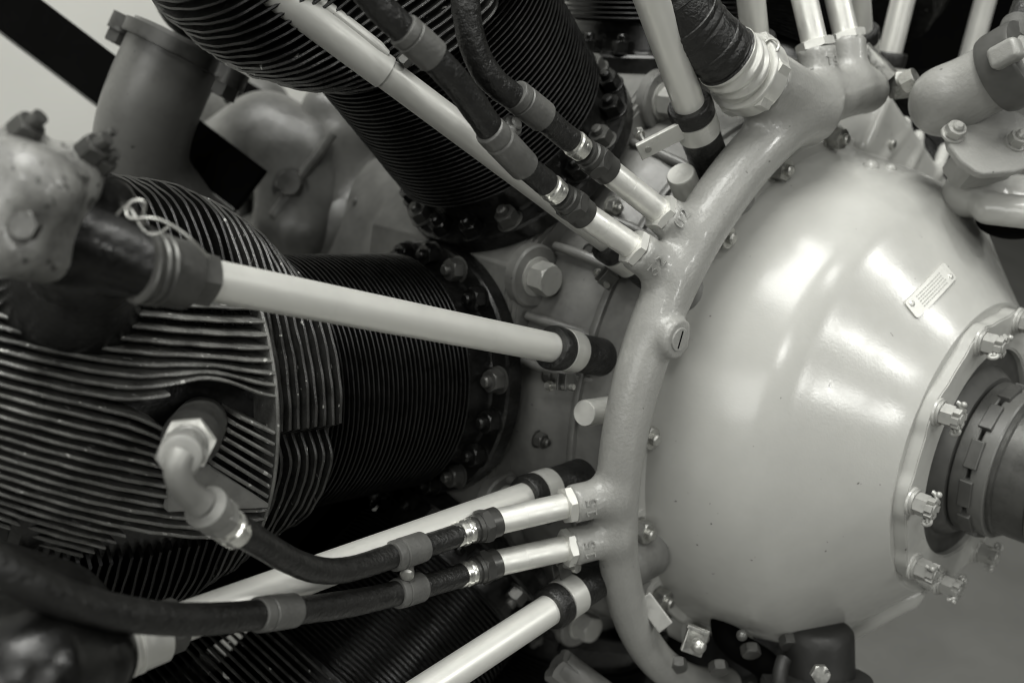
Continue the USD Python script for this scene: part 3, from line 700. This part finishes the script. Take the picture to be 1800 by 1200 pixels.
nD = Node(f'{E_.path}/pushrod_tube_003', E_.o); dD = unit(PD[1] - PD[0]); lD = unit(-RM[:, 0] + RM[:, 1] * .35 - dD * ((-RM[:, 0] + RM[:, 1] * .35) @ dD)); lug_strip(nD, PD[0] - dD * .065 - RM[:, 2] * .045, dD, lD, np.cross(dD, lD))
P3 = (at(970, 1068, -.05), at(735, 1222, -.02))
pushrod(*P3, "white pushrod tube leaving the picture at the bottom", long=.3, lug=-RM[:, 1], r=.041)
pushrod(at(1328, 72, -.20), at(1316, -40, -.18), "grey pushrod tube behind the elbow's clamp ring", long=.2)
pushrod(at(1512, 58, -.20), at(1505, -40, -.18), "pushrod tube right behind the top pair of leads", long=.2)
pushrod(at(1563, 98, -.20), at(1592, -20, -.18), "pushrod tube with a dark ring, right of the manifold's end", long=.2, base=.0, foot="satin_tube")
pushrod(at(1692, 148, -.25), at(1735, -10, -.20), "blurred pushrod tube at the top right", long=.2, base=.0, foot="satin_tube")
# sleeve with a dented bracket on the tube under the upper leads
dC = unit(PC[1] - PC[0]); kq = np.linalg.norm(PC[1] - PC[0]); qb = PC[0] + dC * kq * .80
tb = part("tube_sleeve", lathe(qb, dC, [(0, .037), (0, .041), (.30, .042), (.31, .038)], 48), "shaded_tube", E_, "wider sleeve of the pushrod tube at the top, with a dented ridge")
part("ridge", tube(spline([qb + dC * .02 + unit(RM[:, 0] - RM[:, 1]) * .035 - RM[:, 2] * .02, qb + dC * .14 + unit(RM[:, 0] - RM[:, 1]) * .038 - RM[:, 2] * .015, qb + dC * .32 + unit(RM[:, 0] - RM[:, 1]) * .036 - RM[:, 2] * .02], 12), [.008] + [.014] * 10 + [.008], 16), "shaded_tube", tb)
part("clamp_bolt", join(hexnut(qb + unit(RM[:, 0] - RM[:, 1]) * .035 - RM[:, 2] * .03 - dC * .02, unit(RM[:, 0] - RM[:, 1]), .018, .03)), "dark_steel", tb)

# ================================================================== rocker boxes at the outer ends of the two left pushrod tubes
def blob(f, lo, hi, h): return nets(f, lo, hi, h)
def around(pts, r): p = np.array(pts); return p.min(0) - r, p.max(0) + r
dB = unit(PB[1] - PB[0]); dA = unit(PA[1] - PA[0])
cB = az(38, 372, 1.63)
uB, vB = unit(RM[:, 0] * .95 + RM[:, 1] * .25 - RM[:, 2] * .2), unit(RM[:, 1] - RM[:, 0] * .25)
lug1, lug2 = az(38, 250, 1.66), az(140, 290, 1.68)
def d_cover(p):
    d = d_box(p, cB, uB, vB, .088, .108, .10, .06)
    d = smin(d, d_ball(p, lug1, .036), .05); d = smin(d, d_ball(p, lug2, .034), .05)
    d = smin(d, d_caps(p, az(35, 300, 1.6), az(95, 340, 1.58), .03), .05)
    return -smin(-d, d_ball(p, az(50, 398, 1.525), .034), .02)
rb = part("rocker_box", blob(lambda p: smin(smin(d_caps(p, PB[1] + dB * .10, az(165, 430, 1.72), .062, .078), d_box(p, az(135, 400, 1.74), uB, vB, .045, .105, .10, .04), .05), d_caps(p, az(150, 450, 1.82), az(110, 545, 2.05), .10, .16), .08),
     *around([az(250, 470, 1.72), az(60, 300, 1.7), az(110, 600, 2.1), az(120, 380, 1.6)], .20), .014), "black_enamel", E_, "glossy black rocker box at the upper left with a blurred grey cover", smooth=True)
part("cover", blob(d_cover, *around([cB, lug1, lug2], .17), .012), "mottled_cover", rb, smooth=True)
part("cover_bolt", hexnut(az(50, 398, 1.545), -unit(RM[:, 2]), .024, .02), "dark_steel", rb)
for q, r_ in ((az(33, 238, 1.62), .026), (az(150, 275, 1.66), .026), (az(166, 300, 1.68), .020), (az(162, 262, 1.68), .014)):
    part("cover_nut", join(hexnut(q, unit(RM[:, 0] * .8 - RM[:, 1] * .5 - RM[:, 2] * .3), r_, .035), lathe(q, unit(RM[:, 0] * .8 - RM[:, 1] * .5 - RM[:, 2] * .3), [(0, r_ * .5), (.055, r_ * .5)], 16)), "dark_steel", rb)
def gland(P, d, m1, m2, r=.058):
    part("gland_nut", hexnut(P - d * .004, d, r * .92, .042, RM[:, 1] * .9 + RM[:, 2] * .3, .1), m1, rb2)
    part("gland_body", lathe(P, d, [(.036, r), (.04, r * 1.06), (.085, r * 1.08), (.09, r * 1.12), (.096, r * 1.12), (.10, r * 1.06), (.106, r * 1.13), (.112, r * 1.13), (.116, r * 1.07), (.124, r * 1.13), (.13, r * 1.13), (.135, r)], 56), m2, rb2)
rb2 = rb
gland(PB[1], dB, "dark_steel", "dark_steel")
part("safety_wire", tube(spline([az(366, 452, 1.70), az(340, 425, 1.66), az(300, 395, 1.64), az(255, 383, 1.63), az(225, 380, 1.63), az(222, 372, 1.63), az(238, 352, 1.63), az(252, 354, 1.63), az(252, 375, 1.64), az(254, 392, 1.66)], 80), .0028, 8), "wire", rb)
part("safety_wire", tube(spline([az(300, 395, 1.645), az(240, 384, 1.635), az(228, 366, 1.635), az(206, 378, 1.64)], 40), .0024, 8), "wire", rb)
rb2 = part("rocker_box", blob(lambda p: smin(smin(d_ball(p, PA[1] + dA * .175, .075), d_caps(p, az(150, 1160, 1.70), az(60, 1180, 1.62), .085, .12), .05), d_caps(p, az(60, 1120, 1.75), az(-60, 1080, 1.8), .14), .06),
     *around([az(200, 1130, 1.7), az(-60, 1080, 1.7), az(60, 1230, 1.65)], .2), .014), "black_enamel", E_, "dark blurred rocker box in the lower left corner", smooth=True)
gland(PA[1] - dA * .0, dA, "dark_steel", "band_metal")
for px, py, r_ in ((85, 1125, .010), (128, 1150, .013)): part("cover_nut", hexnut(az(px, py, 1.60), -RM[:, 2], r_ * 1.4, .02), "dark_nut", rb2)

# ================================================================== intake pipe of the upper cylinder, with its flange
ip = spline([az(318, 70, 3.18), az(283, 145, 3.2), az(254, 225, 3.26), az(252, 300, 3.36), az(300, 375, 3.5), az(380, 430, 3.6)], 60)
pipe = part("intake_pipe", tube(ip, np.interp(np.linspace(0, 1, 60), [0, .5, .7, 1], [.150, .153, .165, .17]), 64), "pipe_grey", E_, "thick grey intake pipe under the head of the upper left cylinder")
pax = unit(ip[4] - ip[0]); lx = unit((az(412, 148, 3.12) - az(205, 42, 3.2)) - pax * ((az(412, 148, 3.12) - az(205, 42, 3.2)) @ pax)); ly = np.cross(pax, lx)
fl = sg.Point(0, 0).buffer(.175, 32).union(sg.MultiPoint([(-.205, 0), (.205, 0)]).convex_hull.buffer(.05, 16)).buffer(.03, 8).buffer(-.03, 8)
fc_ = az(312, 92, 3.16)
part("pipe_flange", prism(fl, fc_ - pax * .03, lx, ly, .045, .006) if np.dot(np.cross(lx, ly), pax) > 0 else prism(fl, fc_ + pax * .015, ly, lx, .045, .006), "dark_nut", pipe)
for s_ in (-1, 1):
    part("flange_bolt", join(lathe(fc_ + lx * .205 * s_ + pax * .012, pax, [(0, .05), (.012, .05)], 30), hexnut(fc_ + lx * .205 * s_ + pax * .02, pax, .044, .045, X)), "dark_nut", pipe)
part("exhaust_port", blob(lambda p: smin(d_caps(p, fc_ - pax * .20, fc_ - pax * .45, .15, .19), d_caps(p, fc_ - pax * .3, pl(40, 1.95, -.80), .19, .25), .08), *around([fc_, fc_ - pax * .4, pl(40, 1.95, -.8)], .3), .03), "black_enamel", cyl40, smooth=True)

# ================================================================== castings at the back of the engine, seen out of focus between the cylinders
def d_rear(p):
    d = d_caps(p, az(395, 300, 4.15), az(470, 250, 3.95), .20)
    d = smin(d, d_caps(p, az(520, 400, 3.85), az(545, 265, 3.9), .15), .08)
    d = smin(d, d_box(p, az(515, 335, 3.86), RM[:, 0], RM[:, 1], .13, .19, .10, .05), .06)
    d = smin(d, d_caps(p, az(375, 330, 4.4), az(430, 370, 4.3), .17), .05)
    d = smin(d, d_caps(p, az(370, 215, 4.5), az(420, 225, 4.5), .07), .06)
    return d
rear = part("supercharger_case", blob(d_rear, *around([az(395, 300, 4.2), az(545, 430, 3.9), az(545, 240, 3.9), az(370, 200, 4.5)], .30), .03), "rear_grey", E_, "pale blurred casting at the back of the engine", smooth=True)
part("case_bolt", join(hexnut(az(512, 325, 3.72), -RM[:, 2], .05, .05), lathe(az(512, 328, 3.74), -RM[:, 2], [(0, .07), (.015, .07)], 24)), "dark_steel", rear)
part("bracket", box(az(490, 205, 3.9), RM[:, 0] * 1 + RM[:, 1] * .55, RM[:, 1], .20, .10, .12, .4), "rear_black", rear)
part("pipe", tube(spline([az(345, 235, 4.3), az(400, 260, 4.2), az(430, 310, 4.05), az(420, 400, 4.0)], 24), .04, 14), "dark_steel", rear)  # tube added to imitate a dark gap between the castings
part("pipe", tube(spline([az(560, 215, 3.9), az(520, 260, 3.8), az(470, 300, 3.85), az(440, 330, 3.9)], 24), .025, 14), "rear_black", rear)  # black tube added for another dark gap
part("plate_edge", tube([az(480, 380, 3.72), az(585, 235, 3.74)], .02, 10), "rear_grey", rear)
acc = part("accessory_drum", blob(lambda p: smin(d_caps(p, az(405, 178, 4.4), az(450, 195, 4.3), .155), d_caps(p, az(440, 150, 4.4), az(400, 100, 4.5), .12), .06), *around([az(405, 178, 4.4), az(450, 195, 4.3), az(400, 90, 4.5)], .22), .03), "rear_grey", E_, "round grey accessory behind the flange bolt of the intake pipe", smooth=True)
part("bracket", box(az(470, 195, 4.1), RM[:, 0] + RM[:, 1] * .6, RM[:, 1], .34, .12, .1), "rear_black", acc)
part("intake_elbow", blob(lambda p: smin(d_caps(p, az(470, 445, 4.0), az(590, 405, 3.95), .17), d_caps(p, az(590, 405, 3.95), az(640, 330, 4.0), .13), .08), *around([az(470, 445, 4.0), az(590, 405, 3.95), az(640, 330, 4.0)], .22), .03), "rear_grey", E_, "blurred grey intake elbow above the left barrel", smooth=True)
def d_web(p):
    d = d_box(p, az(612, 325, 3.95), RM[:, 0] + RM[:, 1] * .3, RM[:, 1], .25, .34, .15, .09)
    d = smin(d, d_caps(p, az(560, 330, 3.8), az(585, 245, 3.85), .06), .05)
    d = smin(d, d_caps(p, az(630, 350, 3.75), az(655, 260, 3.85), .05), .06)
    d = -smin(-d, d_ball(p, az(598, 285, 3.72), .19, (.42, .9, .8)), .04)
    d = -smin(-d, d_ball(p, az(690, 350, 3.72), .22, (.5, .95, .8)), .04)
    return -smin(-d, d_ball(p, az(612, 395, 3.72), .10, (.9, .6, .8)), .03)
web = part("rear_casting", blob(d_web, *around([az(540, 230, 4.0), az(720, 450, 3.9), az(612, 330, 3.7)], .22), .025), "pipe_grey", E_, "ribbed dark grey casting with hollow pockets between the two left cylinders, out of focus", smooth=True)
part("rear_crankcase", lathe(np.array([-1.14, 0, 0]), -X, [(0, .98), (.12, .97), (.2, .9), (.8, .85)], 72), "case_enamel", E_, "rear section of the crankcase")

# ================================================================== parts above the nose case, at the right
def d_pad(p):
    d = d_box(p, pl(-34, .84, -.085), rad(-34), X, .11, .075, .36, .03)
    for px, py, qx, qy in ((1545, 284, 1590, 216), (1596, 292, 1614, 240), (1646, 304, 1660, 262)):
        d = smin(d, d_caps(p, at(px, py, -.02), at(qx, qy, -.05), .022), .02)
    return d
part("governor_housing", blob(d_pad, *around([pl(-10, 1.0, -.1), pl(-62, 1.05, .0), pl(-34, .7, -.1), at(1590, 216, -.05)], .12), .015), "grey_enamel", E_, "grey ribbed housing on top of the case, behind the nose", smooth=True)
G0, G1 = az(1660, 180, 2.80), az(1772, 122, 2.66)
fit = part("outlet_fitting", blob(lambda p: smin(d_caps(p, G0, G1, .095, .090), d_ball(p, az(1652, 160, 2.76), .055), .04), *around([G0, G1], .16), .013), "cast_enamel", E_, "stubby grey pipe fitting with a worn end at the top right", smooth=True)
gd = unit(G1 - G0)
part("worn_collar", lathe(G1, gd, [(-.04, .09), (-.035, .106), (-.02, .111), (.05, .113), (.06, .109), (.062, .08)], 56), "seal_brown", fit)
part("collar_tab", box(az(1768, 95, 2.55), gd, RM[:, 1], .08, .06, .05, .3), "cast_enamel", fit)
pn = unit(RM[:, 2] * -.86 - RM[:, 1] * .42 + RM[:, 0] * .05)
pc_ = az(1745, 262, 2.72)
pu = unit(RM[:, 0] - pn * (RM[:, 0] @ pn)); pv = np.cross(pn, pu)
def onplane(px, py):
    d = ray(px, py); P = CAM + d * (((pc_ - CAM) @ pn) / (d @ pn)); q = P - pc_; return q @ pu, q @ pv
pp = sg.Polygon([onplane(*q) for q in ((1668, 232), (1712, 218), (1770, 196), (1812, 215), (1850, 262), (1830, 282), (1780, 298), (1722, 303), (1692, 282), (1674, 258))]).buffer(-.035).buffer(.075, 24).buffer(-.03, 16).simplify(.001)
cov = part("cover_plate", prism(pp, pc_ - pn * .016, pu, pv, .020, .005), "cast_enamel", E_, "flat grey cover plate with two bolts at the top right")
part("pad", prism(pp.buffer(-.045), pc_ - pn * .13, pu, pv, .116), "cast_enamel", cov)
for q in ((1673, 238), (1784, 252)):
    a, b = onplane(*q); P = pc_ + pu * a + pv * b + pn * .004
    part("bolt", join(hexnut(P + pn * .006, pn, .028, .026, pu, .25), lathe(P, pn, [(0, .033), (.006, .032)], 24), lathe(P + pn * .02, pn, [(0, .015), (.02, .015), (.026, .010)], 20)), "nut_grey", cov)
part("drive_boss", blob(lambda p: smin(d_caps(p, az(1738, 366, 2.84), az(1850, 378, 2.76), .046), d_caps(p, az(1700, 340, 2.93), az(1800, 350, 2.95), .07), .05), *around([az(1738, 366, 2.84), az(1850, 378, 2.76), az(1800, 340, 2.95), az(1700, 340, 2.93)], .16), .013), "grey_enamel", E_, "rounded grey boss at the right edge, beside the nose case", smooth=True)
part("shade_ball", ball(az(1772, 392, 2.90), .075, scale=(1.2, .9, .6)), "rear_black", cov)  # black ellipsoid standing in for the shade beneath the drive boss
# small fittings in the gap between the manifold's end and the fitting
fg = part("pipe_union", join(hexnut(az(1566, 150, 2.95), unit(RM[:, 0] - RM[:, 1] * .1), .045, .06), lathe(az(1555, 130, 2.95), unit(RM[:, 0] + RM[:, 1]), [(-.10, .03), (.02, .03)], 20)), "steel", E_, "small pipe union beside the end of the manifold")
part("union_nut", hexnut(az(1588, 148, 2.9), unit(-RM[:, 2] + RM[:, 0] - RM[:, 1] * .5), .034, .04), "steel", fg)
tf = part("top_hose", tube(spline([az(1772, 90, 2.66), az(1788, 45, 2.70), az(1812, -20, 2.75)], 20), .032, 20), "rubber", E_, "short hose end with dark rings above the worn fitting")
part("hose_ring", tube(spline([az(1776, 78, 2.655), az(1788, 45, 2.70)], 8), .042, 24), "grey_sleeve", tf)
part("cap_plug", lathe(at(1040, 724, -.12), rad(76) * .8 + X * .1, [(-.12, .036), (.03, .036), (.036, .033)], 36), "aluminium", E_, "silver plug end showing left of the manifold")
part("cap_plug", lathe(at(1203, 322, -.12), rad(40) * .9 + X * .1, [(-.12, .04), (-.02, .04), (.034, .0395), (.04, .036)], 36), "band_metal", E_, "silver plug end above the upper pair of bosses")

# ================================================================== underside: sump and brackets below the nose
su_ = part("oil_sump", blob(lambda p: d_cyl(p, az(1438, 1098, 3.02), az(1444, 1330, 3.05), .105, .03), *around([az(1432, 1085, 3.0), az(1440, 1330, 3.05), az(1250, 1130, 3.05)], .2), .018), "dark_case", E_, "dark oil sump hanging under the nose case", smooth=True)
part("sump_flange", lathe(az(1436, 1188, 2.99), RM[:, 1], [(0, .125), (.0, .16), (.02, .165), (.05, .165), (.055, .14)], 48), "dark_case", su_)
part("sump_pipe", tube(spline([az(1275, 1085, 3.1), az(1290, 1130, 3.05), az(1335, 1160, 3.05), az(1345, 1240, 3.05)], 20), .045, 18), "rear_black", su_)
for q_ in ((1190, 1160), (1262, 1165), (1318, 1135), (1385, 1120)): part("sump_nut", hexnut(az(*q_, 3.0), unit(RM[:, 1] - RM[:, 2]), .03, .03), "dark_steel", su_)
part("sump_nut", hexnut(az(1440, 1182, 2.82), -RM[:, 2], .028, .02), "steel", su_)
br = part("bracket_plate", box(az(1222, 1125, 2.80), RM[:, 0] + RM[:, 1] * .35, RM[:, 1], .062, .078, .016, .2), "steel", E_, "small bright bracket under the nose case")
part("bracket_bolt", ball(az(1228, 1134, 2.76), .022), "steel", br)
part("bracket_edge", box(az(1226, 1106, 2.79), RM[:, 0] + RM[:, 1] * .4, RM[:, 1], .062, .010, .02, .2), "steel", br)
b2 = part("bracket_plate", box(az(1150, 1075, 2.82), RM[:, 0] * .75 + RM[:, 1], RM[:, 1], .11, .05, .016, .3), "nut_grey", E_, "bright lug right of the manifold's lower end")
part("bracket_bolt", ball(az(1304, 1116, 2.85), .016), "dark_steel", br)
part("drain_pipe", tube(spline([az(1372, 1220, 2.9), az(1372, 1180, 2.9), az(1378, 1158, 2.92)], 12), .022, 14), "dark_case", su_)
part("lower_union", join(hexnut(az(975, 1165, 2.95), unit(RM[:, 0] + RM[:, 1] * .8), .055, .07), lathe(az(985, 1170, 2.95), unit(RM[:, 0] + RM[:, 1] * .8), [(0, .05), (.25, .06)], 24)), "rear_grey", E_, "blurred pipe union at the bottom edge below the manifold")

for th_, lab in ((100, "added black sheet darkening the gap between the left and the lower cylinder"), (-60, "added black sheet darkening the background behind the pushrod tubes at the top right"), (140, "added black sheet darkening the gap between the two lower cylinders")):
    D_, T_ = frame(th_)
    part("dark_sheet", box(D_ * (1.75 if th_ > 0 else 1.9) - X * 1.12, D_, T_, 1.3 if th_ > 0 else 1.7, .85 if th_ > 0 else 1.2, .02, .3), "rear_black", E_, lab)  # added black sheets, there only to make the gaps read dark
part("dark_sheet", box(at(1715, 40, -1.25), rad(-50), np.cross(rad(-50), X), 1.6, 1.1, .02, .3), "rear_black", E_, "added dark sheet hiding the bright wall behind the tubes in the top right corner")  # added sheet that blackens the corner in front of the wall
# ================================================================== black bar of the stand behind the engine
s0, s1 = az(-120, -92, 3.48), az(443, 335, 3.50)
bar = thing("stand_strut", "flat black bar slanting behind the intake pipe at the upper left", "strut", (s0 + s1) / 2)
du_ = unit(s1 - s0); dw_ = unit(np.cross(du_, RM[:, 2])); 
part("bar", box((s0 + s1) / 2, du_, dw_, np.linalg.norm(s1 - s0), .175, .045, .12), "rear_black", bar)
part("bar_edge", box((s0 + s1) / 2 + unit(np.cross(RM[:, 2], du_)) * (.09 if unit(np.cross(RM[:, 2], du_)) @ RM[:, 1] > 0 else -.09) , du_, dw_, np.linalg.norm(s1 - s0) * .995, .012, .038, .2), "dark_steel", bar)
